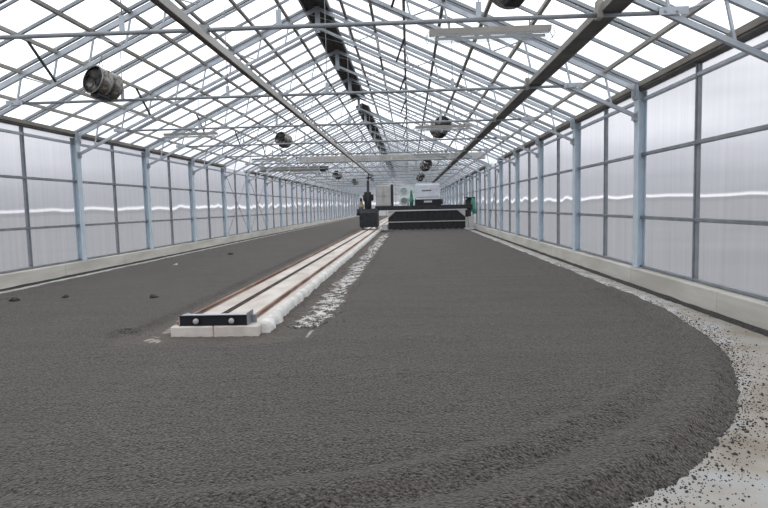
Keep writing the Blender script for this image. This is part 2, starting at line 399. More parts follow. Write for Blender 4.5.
# eave gutters and top rails
for side,x,sg in(('left',WL,-1),('right',WR,1)):
    g=empty('eave_gutter',(x,YN,Z_EAVE))
    tag(g,f'long brown-grey eave gutter along the top of the {side} wall','gutter','eave gutters')
    def gut(y0,y1):
        m=MB();a=x+sg*.0
        m.prism_y([(a-sg*.07,Z_EAVE+.055),(a+sg*.16,Z_EAVE+.055),(a+sg*.2,Z_EAVE+.17),(a+sg*.18,Z_EAVE+.17),(a+sg*.14,Z_EAVE+.07),(a-sg*.06,Z_EAVE+.07),(a-sg*.085,Z_EAVE+.125),(a-sg*.105,Z_EAVE+.125)],y0,y1)
        return m
    o=gut(YN,27.0).build('gutter_channel',M['gutter'],g);o.matrix_parent_inverse=Matrix.Translation(-g.location)
    o=gut(30.8,YF).build('gutter_channel',M['gutter'],g);o.matrix_parent_inverse=Matrix.Translation(-g.location)
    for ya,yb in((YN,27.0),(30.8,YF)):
        o=MB().box(x-sg*.05,x+sg*.15,ya,yb,Z_EAVE+.015,Z_EAVE+.054).build('gutter_shade_strip',M['under_shade'],g);o.matrix_parent_inverse=Matrix.Translation(-g.location)  # dark strip standing in for the shade under the gutter
    for k,(z,nm,lb) in enumerate(((Z_EAVE-.16,'top_rail','top'),(GIRT[1],'wall_rail','upper'),(GIRT[0],'wall_rail','lower'),(Z_CURB+.03,'sill_rail','bottom'))):
        h=.03 if k!=3 else .025
        xx=SX[side]-sg*.05
        tag(MB().box(xx-.035,xx+.035,YN,YF,z-h,z+h,.008).build(nm,M['mull'] if k!=0 else M['galv']),f'{lb} horizontal grey rail running along the {side} wall panels','rail','horizontal wall rails')

# ------------------------------------------------------------------ posts and mullions
def post(sg):
    root=empty('wall_post')
    m=MB()
    z1=Z_EAVE-.02
    # H section: inner flange, web, outer flange
    m.box(-.075,-.062,-.1,.1,Z_CURB,z1) if sg>0 else m.box(.062,.075,-.1,.1,Z_CURB,z1)
    m.box(-.065,.065,-.006,.006,Z_CURB,z1)
    m.box(.062,.075,-.1,.1,Z_CURB,z1) if sg>0 else m.box(-.075,-.062,-.1,.1,Z_CURB,z1)
    m.build('column_section',M['post'],root)
    MB().box(-.1,.1,-.13,.13,Z_CURB,Z_CURB+.014).build('base_plate',M['galv'],root)
    b=MB();b.box(-sg*.078,-sg*.10,-.12,.12,z1-.14,z1+.12)
    b.box(-sg*.10,-sg*.16,-.02,.02,z1-.1,z1+.14)
    for yy in(-.09,.09):
        for zz in(-.1,.0): b.tube((-sg*.09,yy,z1+zz),(-sg*.125,yy,z1+zz),.014,n=6)
    b.build('chord_bracket',M['galv'],root)
    b=MB();zc=slope(Z_LO,HALF-.05);b.box(-sg*.076,-sg*.09,-.08,.08,zc-.09,zc+.09);b.box(-sg*.088,-sg*.16,-.012,.012,zc-.06,zc+.06)
    for zz in(-.06,.06): b.tube((-sg*.085,.05,zc+zz),(-sg*.115,.05,zc+zz),.014,n=6);b.tube((-sg*.085,-.05,zc+zz),(-sg*.115,-.05,zc+zz),.014,n=6)
    b.build('lower_bracket',M['galv'],root)
    return root
for side,x,sg in(('left',WL,-1),('right',WR,1)):
    p=post(sg)
    for i,y in enumerate(frames):
        o=p if i==0 else dup(p,(x,y,0))
        o.location=(x,y-(.11 if i==0 else 0),0)
        tag(o,f'pale blue-grey galvanised wall post on the {side} wall, under the {ORD[i]} roof truss','post',f'wall posts along the {side} wall')
    mm=None
    for i in range(NF-1):
        y=frames[i]+2
        if mm is None:
            g=MB();g.box(-.03,.03,-.035,.035,Z_CURB,Z_EAVE,.006);g.box(-sg*.03,-sg*.05,-.012,.012,Z_CURB,Z_EAVE)
            mm=o=g.build('mullion',M['mull'])
        else: o=mm.copy();COL.objects.link(o)
        o.location=(SX[side]-sg*.04,y,0)
        tag(o,f'slim dark grey mullion on the {side} wall between the {ORD[i]} and {ORD[i+1]} roof trusses','mullion',f'mullions along the {side} wall')
    # crossed wire braces
    for i in (5,6):
        ya,yb=frames[i],frames[i]+4
        if i==6 and side=='right': continue
        for s_ in(0,1):
            a,b=(ya+.15,yb-.15) if s_==0 else (yb-.15,ya+.15)
            xx=x-sg*(.03+.02*s_)
            tag(MB().tube((xx,a,Z_CURB+.005),(xx,b,Z_EAVE-.25),.013,n=6).build('brace_rod',M['mull']),
                f'thin diagonal brace rod on the {side} wall past the {ORD[i]} truss, leaning {"away" if s_==0 else "nearer"}','brace','diagonal brace rods')

# ------------------------------------------------------------------ roof trusses
OFFS=[.715*k for k in range(1,9)]
def truss_parts():
    P=[]
    for sg in(-1,1):
        X=lambda o:RX+sg*o
        g=MB();g.bar((X(0),0,Z_UP),(X(HALF-.1),0,slope(Z_UP,HALF-.1)),.06,.08);P.append(('upper_chord',g,'galv'))
        g=MB();g.bar((X(.05),0,Z_LO-.02),(X(HALF-.13),0,slope(Z_LO,HALF-.13)),.06,.062);P.append(('lower_chord',g,'galv'))
        for k,o in enumerate(OFFS):
            g=MB();g.bar((X(o),0,slope(Z_UP,o)),(X(o+.12),0,slope(Z_LO,o+.12)),.03,.03);P.append(('web_strut',g,'galv'))
            if k<7 and k%2==(0 if sg>0 else 1):
                g=MB();g.tube((X(o+.12),0,slope(Z_LO,o+.12)),(X(OFFS[k+1]),0,slope(Z_UP,OFFS[k+1])),.014,n=6);P.append(('web_diagonal',g,'galv'))
        # tie end plate bolted to the lower chord
        g=MB();xe=X(5.3);zt=Z_TIE
        g.box(X(4.98),xe,-.055,-.04,zt-.035,zt+.05)
        for q in(5.05,5.18):g.tube((X(q),-.06,zt),(X(q),-.075,zt),.013,n=6)
        P.append(('tie_plate',g,'galv'))
    g=MB();g.tube((RX-5.05,0,Z_TIE),(RX+5.05,0,Z_TIE),.026,n=8);P.append(('tie_rod',g,'tie'))
    g=MB();g.bar((RX,0,Z_UP+.05),(RX,0,Z_LO-.12),.12,.02);P.append(('ridge_plate',g,'galv'))
    for o in(-3.1,-1.12,.72,3.0):
        zl=slope(Z_LO,abs(o));x=RX+o
        g=MB();g.tube((x,.02,zl),(x,.02,Z_TIE),.007,n=5);P.append(('hanger_rod',g,'tie'))
        g=MB();g.box(x-.03,x+.03,.0,.02,Z_TIE,Z_TIE+.2);P.append(('hanger_plate',g,'galv'))
    # dark fly braces from the chord up to a purlin
    for x,sg,k in((0,1,3),(0,-1,6)):
        o=.715*k;xx=RX+sg*o
        g=MB();g.bar((xx,-.85 if sg<0 else -.6,slope(Z_UP,o)+.06),(xx+(-.05 if sg<0 else -.22),0,slope(Z_LO,o-(0 if sg<0 else .22))),.035,.035);P.append(('fly_brace',g,'dark'))
    return P
first=far=None
for i,y in enumerate(frames):
    lb=f'grey lattice roof truss spanning the hall, {ORD[i]} from the near end'
    if i<14:
        if first is None:
            first=o=empty('roof_truss',(0,y,0))
            for nm,g,mt in truss_parts(): g.build(nm,M[mt],o)
        else:o=dup(first,(0,y,0))
    elif far is None:
        allm=MB()
        for nm,g,mt in truss_parts(): allm.add(g.v,g.f)
        far=o=allm.build('roof_truss',M['galv']);o.location=(0,y,0)
    else:
        o=far.copy();COL.objects.link(o);o.location=(0,y,0)
    tag(o,lb,'truss','roof trusses')
for side,sg in(('left',-1),('right',1)):
    for k in range(1,9):
        o=.715*k;z=slope(Z_UP,o)+.075
        m=MB();x=RX+sg*o
        m.box(x-.03,x+.03,YN,YF,z-.03,z+.03)
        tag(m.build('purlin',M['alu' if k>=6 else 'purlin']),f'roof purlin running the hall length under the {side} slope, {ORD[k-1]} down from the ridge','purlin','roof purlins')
# dark ridge vents
def ridge(y0,y1,lb):
    r=empty('ridge_vent',(RX,y0,Z_UP));tag(r,lb,'vent','ridge vents')
    def pt(g,nm,mt):
        o=g.build(nm,M[mt],r);o.matrix_parent_inverse=Matrix.Translation(-r.location);return o
    z=Z_UP+.02
    g=MB()
    g.prism_y([(RX-.31,z-.02),(RX-.29,z-.06),(RX,z+.06),(RX+.29,z-.06),(RX+.31,z-.02),(RX,z+.12)],y0,y1);pt(g,'vent_cover','ridge')
    for s_ in(-1,1):
        g=MB();g.box(RX+s_*.31-.025,RX+s_*.31+.025,y0,y1,z-.08,z-.01);pt(g,'side_rail','tie')
    g=MB();y=y0+1
    while y<y1:
        g=MB();g.bar((RX-.3,y,z-.09),(RX+.3,y+.7,z-.09),.02,.015);y+=2;pt(g,'bracing_strip','galv')
ridge(2,27.0,'dark ridge vent strip under the roof peak, the near one')
ridge(29.0,YF-.2,'dark ridge vent strip under the roof peak, beyond the light gap')

# longitudinal beams hung from / lying on the ties
r=empty('cable_rail',(-2.3,YN,Z_TIE));tag(r,'long grey beam hung above the concrete track along the hall','beam')
g=MB();g.prism_y([(-2.35,Z_TIE-.125),(-2.28,Z_TIE-.125),(-2.28,Z_TIE-.03),(-2.29,Z_TIE-.03),(-2.29,Z_TIE-.11),(-2.34,Z_TIE-.11),(-2.34,Z_TIE-.03),(-2.35,Z_TIE-.03)],YN,37.5)
o=g.build('rail_channel',M['beam'],r);o.matrix_parent_inverse=Matrix.Translation(-r.location)
o=MB().box(-2.347,-2.295,YN,37.5,Z_TIE-.137,Z_TIE-.126).build('rail_underside_shade',M['slot_and_shade'],r);o.matrix_parent_inverse=Matrix.Translation(-r.location)  # dark strip added to paint the shaded underside of the beam
for i in range(8):
    y=frames[i]
    g=MB();g.box(-2.36,-2.27,y-.05,y+.05,Z_TIE-.04,Z_TIE+.045)
    o=g.build('rail_clamp',M['tie'],r);o.matrix_parent_inverse=Matrix.Translation(-r.location)
r=empty('cable_tray',(2.3,YN,Z_TIE));tag(r,'wide shaded-bottom tray beam lying on the tie rods under the right roof slope','beam')
o=MB().box(2.19,2.41,YN,62,Z_TIE+.03,Z_TIE+.045).build('tray_floor',M['under_shade'],r,);o.matrix_parent_inverse=Matrix.Translation(-r.location)  # underside shade painted in as a dark colour
for xx in(2.175,2.41):
    o=MB().box(xx,xx+.015,YN,62,Z_TIE+.028,Z_TIE+.11).build('tray_side',M['alu'],r);o.matrix_parent_inverse=Matrix.Translation(-r.location)
for i in range(10):
    y=frames[i]
    g=MB();g.box(2.14,2.2,y-.06,y+.06,Z_TIE-.04,Z_TIE+.16);g.tube((2.2,y,Z_TIE+.1),(2.2,y,slope(Z_LO,2.2-RX)),.006,n=5)
    o=g.build('tray_bracket',M['alu'],r);o.matrix_parent_inverse=Matrix.Translation(-r.location)

# crosswise beams halfway down the hall
def crossbeam(name,lb,x0,x1,y,z,s_,mt,end=None):
    r=empty(name,(x0,y,z));tag(r,lb,'beam')
    def pt(g,nm,m_):
        o=g.build(nm,M[m_],r);o.matrix_parent_inverse=Matrix.Translation(-r.location)
    g=MB();g.box(x0,x1,y-s_/2,y+s_/2,z-s_/2,z+s_/2,.03);pt(g,'beam_box',mt)
    n=int((x1-x0)/1.2)
    for k in range(n+1):
        xx=x0+(x1-x0)*k/n
        g=MB();g.box(xx-.03,xx+.03,y-s_/2-.012,y+s_/2+.012,z-s_/2-.012,z+s_/2+.012);pt(g,'band_clamp','galv')
    if end:
        g=MB();g.tube((x1,y,z),(x1+.5,y,z),s_*.42,n=12);g.box(x1+.05,x1+.35,y-.18,y+.18,z-.2,z-.02,.02);pt(g,'drive_motor','black')
    for xx in (x0+.3,x1-.3):
        g=MB();zt=slope(Z_LO,abs(xx-RX));
        g.tube((xx,y,z+s_/2),(xx,y,zt+.02),.012,n=6);pt(g,'hanger_rod','tie')
crossbeam('shade_roller','dark grey crosswise roller beam hung from the left wall side halfway down the hall',-8.35,-5.0,33.1,2.25+EYE,.26,'purlin',True)
crossbeam('cross_girder','long light grey crosswise girder hung above the turning machine',-5.7,4.0,31.1,2.55+EYE,.34,'beam')

# ------------------------------------------------------------------ ceiling fittings
def fixture():
    r=empty('strip_light')
    g=MB();g.prism_x([(-.075,0),(.075,0),(.06,-.055),(-.06,-.055)],-.68,.68);g.build('housing',M['fixture'],r)
    g=MB();g.prism_x([(-.06,-.056),(.06,-.056),(.075,-.09),(.05,-.135),(-.05,-.135),(-.075,-.09)],-.67,.67);g.build('clear_cover',M['clear'],r)
    g=MB();g.tube((-.62,0,-.095),(.62,0,-.095),.016,n=10);g.build('lamp_tube',M['lightgrey'],r)
    for x in(-.69,.69):
        g=MB();g.path([(x,-.07,-.03),(x+math.copysign(.03,x),-.07,-.09),(x,-.05,-.14)],.005,6);g.build('end_clip',M['galv'],r)
        g=MB();g.path([(x,.07,-.03),(x+math.copysign(.03,x),.07,-.09),(x,.05,-.14)],.005,6);g.build('end_clip',M['galv'],r)
    for x in(-.45,.45):
        g=MB();g.tube((x,0,0),(x,0,.075),.008,n=6);g.build('hook',M['tie'],r)
    return r
fx=None
for x,i,s_ in [(.95,0,'right'),(-5.5,2,'left'),(.88,2,'right'),(-5.4,4,'left'),(.9,4,'right'),(-5.4,6,'left'),(.9,6,'right')]:
    o=fixture() if fx is None else dup(fx,(0,0,0))
    if fx is None: fx=o
    o.location=(x,frames[i],Z_TIE-.1)
    tag(o,f'grey strip light hung under the {ORD[i]} roof truss on its {s_} side','light','strip lights')
def fan():
    r=empty('circulation_fan')
    R_=.255
    g=MB();g.lathe((0,0,0),(0,1,0),[(-.22,R_-.008),(-.22,R_+.012),(-.2,R_+.012),(-.195,R_),(0,R_),(.0,R_+.006),(.02,R_+.006),(.02,R_),(.195,R_),(.2,R_+.012),(.22,R_+.012),(.22,R_-.008),(-.22,R_-.008)],32);g.build('drum',M['stainless'],r)
    g=MB();g.lathe((0,0,0),(0,1,0),[(-.12,.001),(-.12,.07),(-.1,.085),(.12,.085),(.14,.06),(.14,.001)],16);mo=g.build('motor',M['darkgrey'],r)
    for k in range(6):
        a=k*PI/3;c,s_=math.cos(a),math.sin(a)
        g=MB();n=Vector((-s_,0,c));d=Vector((c,0,s_))
        p=[d*.07+n*.02+Vector((0,-.17,0)),d*.07-n*.05+Vector((0,-.13,0)),d*.235-n*.11+Vector((0,-.14,0)),d*.235+n*.03+Vector((0,-.19,0))]
        q=[v+Vector((0,.008,0)) for v in p]
        g.add(p+q,[(0,1,2,3),(7,6,5,4),(0,4,5,1),(1,5,6,2),(2,6,7,3),(3,7,4,0)]);g.build('blade',M['darkgrey'],r)
    g=MB()
    for a in(.5,.5+PI/2,.5+PI,.5+1.5*PI): g.bar((math.cos(a)*.08,.06,math.sin(a)*.08),(math.cos(a)*R_,.06,math.sin(a)*R_),.02,.02)
    g.build('motor_support',M['tie'],r)
    g=MB();g.box(-.10,.10,-.16,.14,-R_-.035,-R_+.03,.015);g.box(-.05,.05,-.08,.04,-R_-.05,-R_-.03,.008);g.build('terminal_box',M['black'],r)
    g=MB()
    g.path([(-.08,-.1,R_),(-.02,-.1,R_+.10),(.0,-.1,R_+.3)],.007,6);g.path([(.08,-.1,R_),(.03,-.1,R_+.1),(0,-.1,R_+.3)],.007,6);g.build('hanger_hook',M['tie'],r)
    g=MB();g.tube((0,.15,R_),(0,.12,R_+.3),.006,n=6)
    g.build('hanger_hook',M['tie'],r)
    return r
fn=None
fans=[(-5.57,10.75,2.37,'left','nearest of the left row'),(1.24,6.9,2.55,'right','nearest of the right row'),(-4.8,22.8,2.67,'left','second of the left row'),
 (.96,17.2,2.25,'right','second of the right row, behind a strip light'),(.88,29.2,2.0,'right','third of the right row'),(.84,41,2.0,'right','fourth of the right row'),(-4.93,41,2.28,'left','third of the left row'),(-5.08,56,2.41,'left','fourth of the left row')]
for x,y,z,s_,lb in fans:
    o=fan() if fn is None else dup(fn,(0,0,0))
    if fn is None: fn=o
    o.location=(x,y,z+EYE);o.rotation_euler=(math.radians(-12),0,math.radians(-24 if x<0 else 18))
    tag(o,f'steel drum fan hung under the roof, {lb}','fan',f'drum fans on the {s_}')

# end wall with exhaust fans
r=empty('fan_panel',(-.3,YF-.2,0));tag(r,'pale green panel with two round fans on the far end wall','fan panel')
def loc(o):o.matrix_parent_inverse=Matrix.Translation(-r.location);return o
loc(MB().box(-1.6,1.0,YF-.3,YF-.16,.9,5.0,.02).build('panel',mat('pale_green_panel',(.66,.78,.74),.5),r))
for z in(2.42,4.08):
    g=MB();g.lathe((-.77,YF-.32,z),(0,-1,0),[(0,.62),(.12,.66),(.16,.64),(.16,.56),(.02,.5)],24);h=loc(g.build('fan_ring',M['lightgrey'],r))
    g=MB();g.lathe((-.77,YF-.32,z),(0,-1,0),[(.03,.001),(.03,.54)],24)
    for k in range(6):
        a=k*PI/3;g.bar((-.77,YF-.4,z),(-.77+.5*math.cos(a),YF-.4,z+.5*math.sin(a)),.16,.02,up=(0,1,.3))
    loc(g.build('fan_wheel',M['tie'],r))

# ------------------------------------------------------------------ track
TX0,TX1,TY=-2.95,-1.86,6.95
bz=.145
g=MB()
g.box(TX0,-2.42,TY,TY+.75,0,bz,.015);g.box(-2.415,TX1,TY,TY+.75,0,bz,.015)
y=TY+.75
while y<YF-1:
    g.box(TX0,TX1,y+.004,min(y+4,YF-1)-.004,0,bz,.012);y+=4
tag(g.build('track_plinth',M['block']),'long pale concrete plinth carrying two rusty rails down the hall','plinth')
# rough white mortar edge along the right side
g=MB();ny=170
prev=None;vs=[];fs=[]
ys=[TY+.15+ (YF-TY-2)*(k/ny)**2.2 for k in range(ny+1)]
for j,y in enumerate(ys):
    n1=noise.noise(Vector((y*3.1,0,0)));n2=noise.noise(Vector((y*4.3,7,0)));gap=.02 if n1>-.35 or y>11 else -.05
    wd=(.05+.05*n1+(.05 if y<7.9 else 0))*min(1,j/2.0);h=bz-.005+.014*n2
    vs+= [(TX1-.06+.05*n2,y,bz-.012),(TX1-.03,y,bz+.006+.008*n1),(TX1+wd*.75,y,h-.012),(TX1+wd,y,h*.5),(TX1+wd+.012,y,-.01)]
    if j:
        b=5*j
        for q in range(4): fs.append((b-5+q,b-4+q,b+1+q,b+q))
g.add(vs,fs,True)
tag(g.build('mortar_edge',M['plaster']),'rough white mortar edge along the right side of the track plinth','edging')
for x,s_ in((-2.90,'left'),(-2.03,'right')):
    g=MB();z=bz
    g.box(x-.04,x+.04,TY+.1,YF-1,z,z+.01);g.box(x-.007,x+.007,TY+.1,YF-1,z+.01,z+.03);g.box(x-.02,x+.02,TY+.1,YF-1,z+.03,z+.045,.005)
    tag(g.build('track_rail',M['rust']),f'rusty {s_} steel rail lying on the pale plinth','rail','track rails')
g=MB();g.box(-2.56,-2.545,TY+.15,YF-1,bz-.0,bz+.022);g.box(-2.515,-2.50,TY+.15,YF-1,bz,bz+.022);g.box(-2.56,-2.50,TY+.15,YF-1,bz,bz+.006)
tag(g.build('guide_channel',M['slot_and_shade']),'narrow dark guide channel down the middle of the plinth','channel')
# end stop
r=empty('end_stop',(-2.36,TY+.1,bz));tag(r,'black steel end stop beam across the near end of the track','end stop')
def pt(g,nm,m_,lab=None,par=None):
    o=g.build(nm,M[m_],par or r)
    if par is None:o.matrix_parent_inverse=Matrix.Translation(-r.location)
    if lab:o['label']=lab
    return o
bx0,bx1=-2.85,-2.0;y=TY+.06
g=MB();g.box(bx0,bx1,y,y+.012,bz,bz+.125);g.box(bx0,bx1,y-.035,y+.0,bz+.118,bz+.128);g.box(bx0,bx1,y-.035,y,bz,bz+.01);pt(g,'channel_beam','black')
g=MB();g.box(bx0+.02,bx1-.02,y+.012,y+.1,bz+.118,bz+.126);pt(g,'top_flange','galv')
g=MB();g.box(bx1,bx1+.012,y-.04,y+.22,bz,bz+.155);g.box(bx1+.012,bx1+.07,y+.14,y+.16,bz,bz+.1);pt(g,'end_plate','mull')
g=MB();g.prism_x([(y+.0,bz),(y+.25,bz),(y+.25,bz+.05),(y+.05,bz+.11),(y,bz+.11)],bx0-.012,bx0);g.prism_y([(bx0-.02,bz),(bx0+.16,bz),(bx0+.16,bz+.1),(bx0+.06,bz+.14),(bx0-.02,bz+.1)],y+.1,y+.12);pt(g,'gusset','galv')
for x in(-2.64,-2.2):
    g=MB();g.lathe((x,y,bz+.055),(0.25,-1,.12),[(0,.018),(.03,.018),(.032,.034),(.085,.034),(.098,.022),(.1,.001)],14);pt(g,'bumper','bumper','grey rubber buffer')

# ------------------------------------------------------------------ granular bed
CX,CY=-2.3,10.0
def outer(x,y):
    """signed distance inside the bed outline (positive inside)"""
    ex=5.91 if x>CX else 5.55
    if y>=CY: return ex-abs(x-CX)
    dx=abs(x-CX);dy=abs(y-CY)
    ry=8.0
    d=((dx/ex)**2.35+(dy/ry)**2.35)**(1/2.35)
    return (1-d)*ex+.12*min(1,(CY-y)/4)
def bed_h(x,y):
    V=Vector((x,y,0))
    d=outer(x,y)+.03*noise.noise(V*1.3)+.018*noise.noise(V*7)+.022*noise.noise(V*17)
    h=.085
    # outer rim: loose bank, groove inside it
    if d<.9:
        if d<.16: h=-.05+.135*max(d+.02,-.3)/.18
        else:
            near=1 if y<CY else .35
            h=.085+near*.75*(.035*math.exp(-((d-.24)/.10)**2)-.045*math.exp(-((d-.47)/.07)**2)+.025*math.exp(-((d-.66)/.07)**2)-.012*math.exp(-((d-.78)/.06)**2))
    # swept zone round the track
    tx=max(TX0-x,x-TX1,0);ty=max(TY-y,0)
    t=math.sqrt(tx*tx+ty*ty)
    inside=(TX0+.02<x<TX1-.02 and y>TY+.02)
    if inside: return -.06
    lim=.62 if x>TX1-.1 else .42
    if y<TY+.2: lim=.62
    if x>TX1 and y>TY+.8: lim=.78
    n=noise.noise(V*3)*.6+noise.noise(V*9)*.4
    tt=t+.05*n
    if tt<lim+.18:
        k=min(max((tt-lim)/.18,0),1);k=k*k*(3-2*k)
        low=.022
        if x>TX1 and y>TY+.35:          # bare streak where the floor shows
            s=(t-.52-.10*noise.noise(V*.9))/.24
            fade=min(1,(y-TY-.3)/.4)
            low-= .027*math.exp(-s**4)*fade*(1 if y<30 else max(0,1-(y-30)/10))
            low+=.020*noise.noise(V*8)+.016*noise.noise(V*16)+random.uniform(-.011,.011)
        elif x<TX0:
            s=(t-.22)/.16
            low-=.02*math.exp(-s*s);low+=.012*noise.noise(V*11)
        else:
            low+=.010*noise.noise(V*12)
            s=(t-lim+.03)/.025
            low-=.045*math.exp(-s*s)*(.62+.9*noise.noise(V*1.7))+random.uniform(-.004,.004)
        h=low*(1-k)+h*k
    h+=.007*noise.noise(V*1.1)+.006*noise.noise(V*8)
    h+=.009*noise.noise(V*17)*min(1,8/max(y,1))
    # faint rows left by the turning tool across the lanes
    h+=.003*math.sin(y*9+2*noise.noise(V*.6))*(1 if y<30 else 0)
    return h
ys=[];y=2.2
while y<YF-1.5:
    ys.append(y);y+=max(.026,y*.0065)
dx=.045
xs=[-8.15+dx*i for i in range(int((3.95+8.15)/dx)+1)]
vs=[];H=[]
for y in ys:
    for x in xs:
        h=bed_h(x,y);H.append(h);vs.append((x,y,max(h,-.03)))
nx=len(xs);fs=[]
for j in range(len(ys)-1):
    for i in range(nx-1):
        a=j*nx+i;q=(a,a+1,a+nx+1,a+nx)
        if max(H[t] for t in q)>-.02: fs.append(q)
used=sorted({i for q in fs for i in q});mp_={o:n for n,o in enumerate(used)}
g=MB();g.add([vs[i] for i in used],[tuple(mp_[i] for i in q) for q in fs],True)
tag(g.build('granular_bed',M['sludge'],recalc=False),'wide bed of dark grey granules spread round the track over the hall floor','granules',kind='stuff')

# crumbs thrown on the concrete round the bed
g=MB();rnd=random.Random(3);n=0
while n<5200:
    y=rnd.uniform(2.4,15);x=rnd.uniform(-.5,4.0)
    d=outer(x,y)
    if d>.12 or d<-1.2: continue
    p=math.exp(d/.12) if d<0 else 1
    p=max(p,.003)
    if y>8: p*=.5
    if rnd.random()>p: continue
    rr=rnd.choice((.003,.0035,.004,.004,.005,.005,.006,.009))*rnd.uniform(.7,1.15)
    g.lump((x,y,rr*.55),rr,n);n+=1
for k in range(1500):
    y=TY+.4+22*rnd.random()**1.8;x=TX1+.52+rnd.gauss(0,.17);rr=rnd.choice((.004,.005,.006,.009))*(1+y*.02)
    g.lump((x,y,max(bed_h(x,y),0)+rr*.4),rr,k)
tag(g.build('granule_crumbs',M['clod'],recalc=False),'loose dark crumbs scattered on the pale concrete beside the bed','crumbs',kind='stuff')
# residue at the right kerb foot; the left strip stands in for shadow
for side,x,sg in(('left',WL+.145,1),('right',WR-.145,-1)):
    vs=[];fs=[];y=YN+.2;j=0
    while y<YF-1:
        n_=noise.noise(Vector((y*2,x,0)));n2=noise.noise(Vector((y*7,x,3)))
        wd=(.06 if side=='right' else .045)*(1+.5*n_)+.02*n2
        vs+=[(x,y,.05+.015*n_),(x+sg*wd*.5,y,.03+.01*n2),(x+sg*max(wd,.02),y,-.004)]
        if j: b=3*j;fs+=[(b-3,b-2,b+1,b),(b-2,b-1,b+2,b+1)]
        j+=1;y+=max(.06,y*.012)
    g=MB();g.add(vs,fs,True)
    tag(g.build('residue_shade_strip',M['clod']),f'thin dark line of residue and shade at the foot of the {side} kerb','residue',kind='stuff')
# larger clods lying on the bed
for x,y,rr,mt,lb in((-6.78,9.66,.075,'clod','dark flat clod on the bed near the left kerb, closest to the viewer'),(-4.42,9.8,.06,'clod','dark clod on the bed left of the track end'),
    (-6.39,15.7,.05,'paleclod','small pale lump on the bed by the left kerb'),(-5.92,19.1,.07,'clod','dark clod far down the left lane of the bed'),(-6.05,9.95,.05,'clod','small dark clod between two others near the left kerb')):
    g=MB();g.lump((0,0,0),rr,int(rr*1000)+int(abs(x)*10))
    for k in range(4): g.lump((rnd.uniform(-1,1)*rr*1.3,rnd.uniform(-1,1)*rr,-rr*.2),rr*rnd.uniform(.35,.6),k+50)
    o=g.build('clod',M[mt],recalc=False);o.location=(x,y,max(bed_h(x,y),.0)+rr*.35)
    tag(o,lb,'clod','clods on the bed')

# ------------------------------------------------------------------ turning machine
MY=38.0
r=empty('turning_machine',(0,MY,0))
tag(r,'wide dark turning machine with white hood straddling the right lane of the bed','machine')
def Z(z):return z+EYE
# bridge
g=MB();g.box(-2.0,4.1,MY,MY+.9,Z(-.26),Z(.0),.03);pt(g,'bridge_beam','darkgrey')
g=MB();g.box(-1.35,3.75,MY-.03,MY-.0,Z(-.33),Z(-.27));pt(g,'edge_rail','lightgrey')
# curtain: strips
g=MB();n=46
for k in range(n):
    x0=-1.36+5.0*k/n;x1=x0+5.0/n+.02
    zt=Z(-.34);o_=.012*(k%3)
    if k<4: zt=Z(-.34-.11*(3-k)*.9)
    if k>n-5: zt=Z(-.34-.11*(k-n+4)*.9)
    zb=.09+.03*math.sin(k*1.7)
    g.box(x0,x1,MY+.05+o_,MY+.06+o_,zb,zt)
pt(g,'rubber_curtain','rubber')
g=MB();g.box(-1.42,3.7,MY+.0,MY+.04,Z(-1.02),Z(-.97));pt(g,'cross_bar','lightgrey')
for x in (-1.36,3.62):
    s_=1 if x<0 else -1
    g=MB();g.prism_y([(x,Z(-.33)),(x+s_*.5,Z(-.33)),(x,Z(-.75))],MY-.01,MY+.03);pt(g,'corner_gusset','cab')
# rotor behind the curtain
g=MB();g.tube((-1.3,MY+.5,.42),(3.6,MY+.5,.42),.12,n=12)
for k in range(40):
    a=k*2.4;x=-1.2+k*.12
    g.bar((x,MY+.5,.42),(x,MY+.5+.3*math.cos(a),.42+.3*math.sin(a)),.03,.02)
pt(g,'tine_rotor','darkgrey')
# left carriage on the rails
g=MB();g.prism_x([(MY-.4,.29),(MY+1.4,.29),(MY+1.4,1.1),(MY+1.2,1.42),(MY-.1,1.42),(MY-.4,1.15)],-3.2,-2.02);c=pt(g,'carriage_body','darkgrey')
g=MB();g.box(-3.12,-2.1,MY-.46,MY-.40,.32,.62,.02);g.box(-2.75,-2.45,MY-.5,MY-.45,.45,.8,.03);pt(g,'front_guard','black')
for x in(-3.05,-2.137):
    for yy in(MY-.05,MY+1.0):
        g=MB();g.tube((x-.05,yy,bz+.045+.11),(x+.05,yy,bz+.045+.11),.11,n=18);g.tube((x-.06,yy,bz+.155),(x-.05,yy,bz+.155),.125,n=18);pt(g,'rail_wheel','mull')
g=MB();g.box(-2.9,-2.45,MY+.1,MY+.55,1.42,2.45,.04);g.box(-2.98,-2.3,MY+.05,MY+.5,1.9,2.3,.05);pt(g,'control_box','darkgrey')
g=MB();g.tube((-2.62,MY-.05,.9),(-2.62,MY-.05,Z(1.55)),.085,n=12);g.tube((-2.62,MY-.05,Z(1.5)),(-2.55,MY-.05,Z(2.02)),.045,n=10);g.box(-2.68,-2.36,MY-.2,MY+.1,Z(1.72),Z(1.8),.02);pt(g,'cable_mast','darkgrey')
g=MB();g.box(-2.42,-2.22,MY-.6,MY-.3,Z(1.8),Z(1.95),.02);g.box(-2.44,-2.22,MY-.25,MY+.15,Z(1.55),Z(1.75),.02);pt(g,'cable_trolley','tie')
g=MB();g.tube((-3.12,MY+.2,1.38),(-3.12,MY+.2,1.72),.16,.17,n=16);g.tube((-3.12,MY+.2,1.72),(-3.12,MY+.2,1.9),.13,.07,n=16);mo=pt(g,'gear_motor','tan','tan motor housing with dark cap')
g=MB();g.tube((-3.12,MY+.2,1.88),(-3.12,MY+.2,2.08),.09,.075,n=14);pt(g,'motor_cap','black',par=mo)
g=MB();g.tube((-3.28,MY+.1,1.0),(-3.28,MY+.1,1.4),.12,n=12);g.box(-3.42,-3.2,MY,MY+.2,1.0,1.12);pt(g,'hose_bracket','darkgrey')
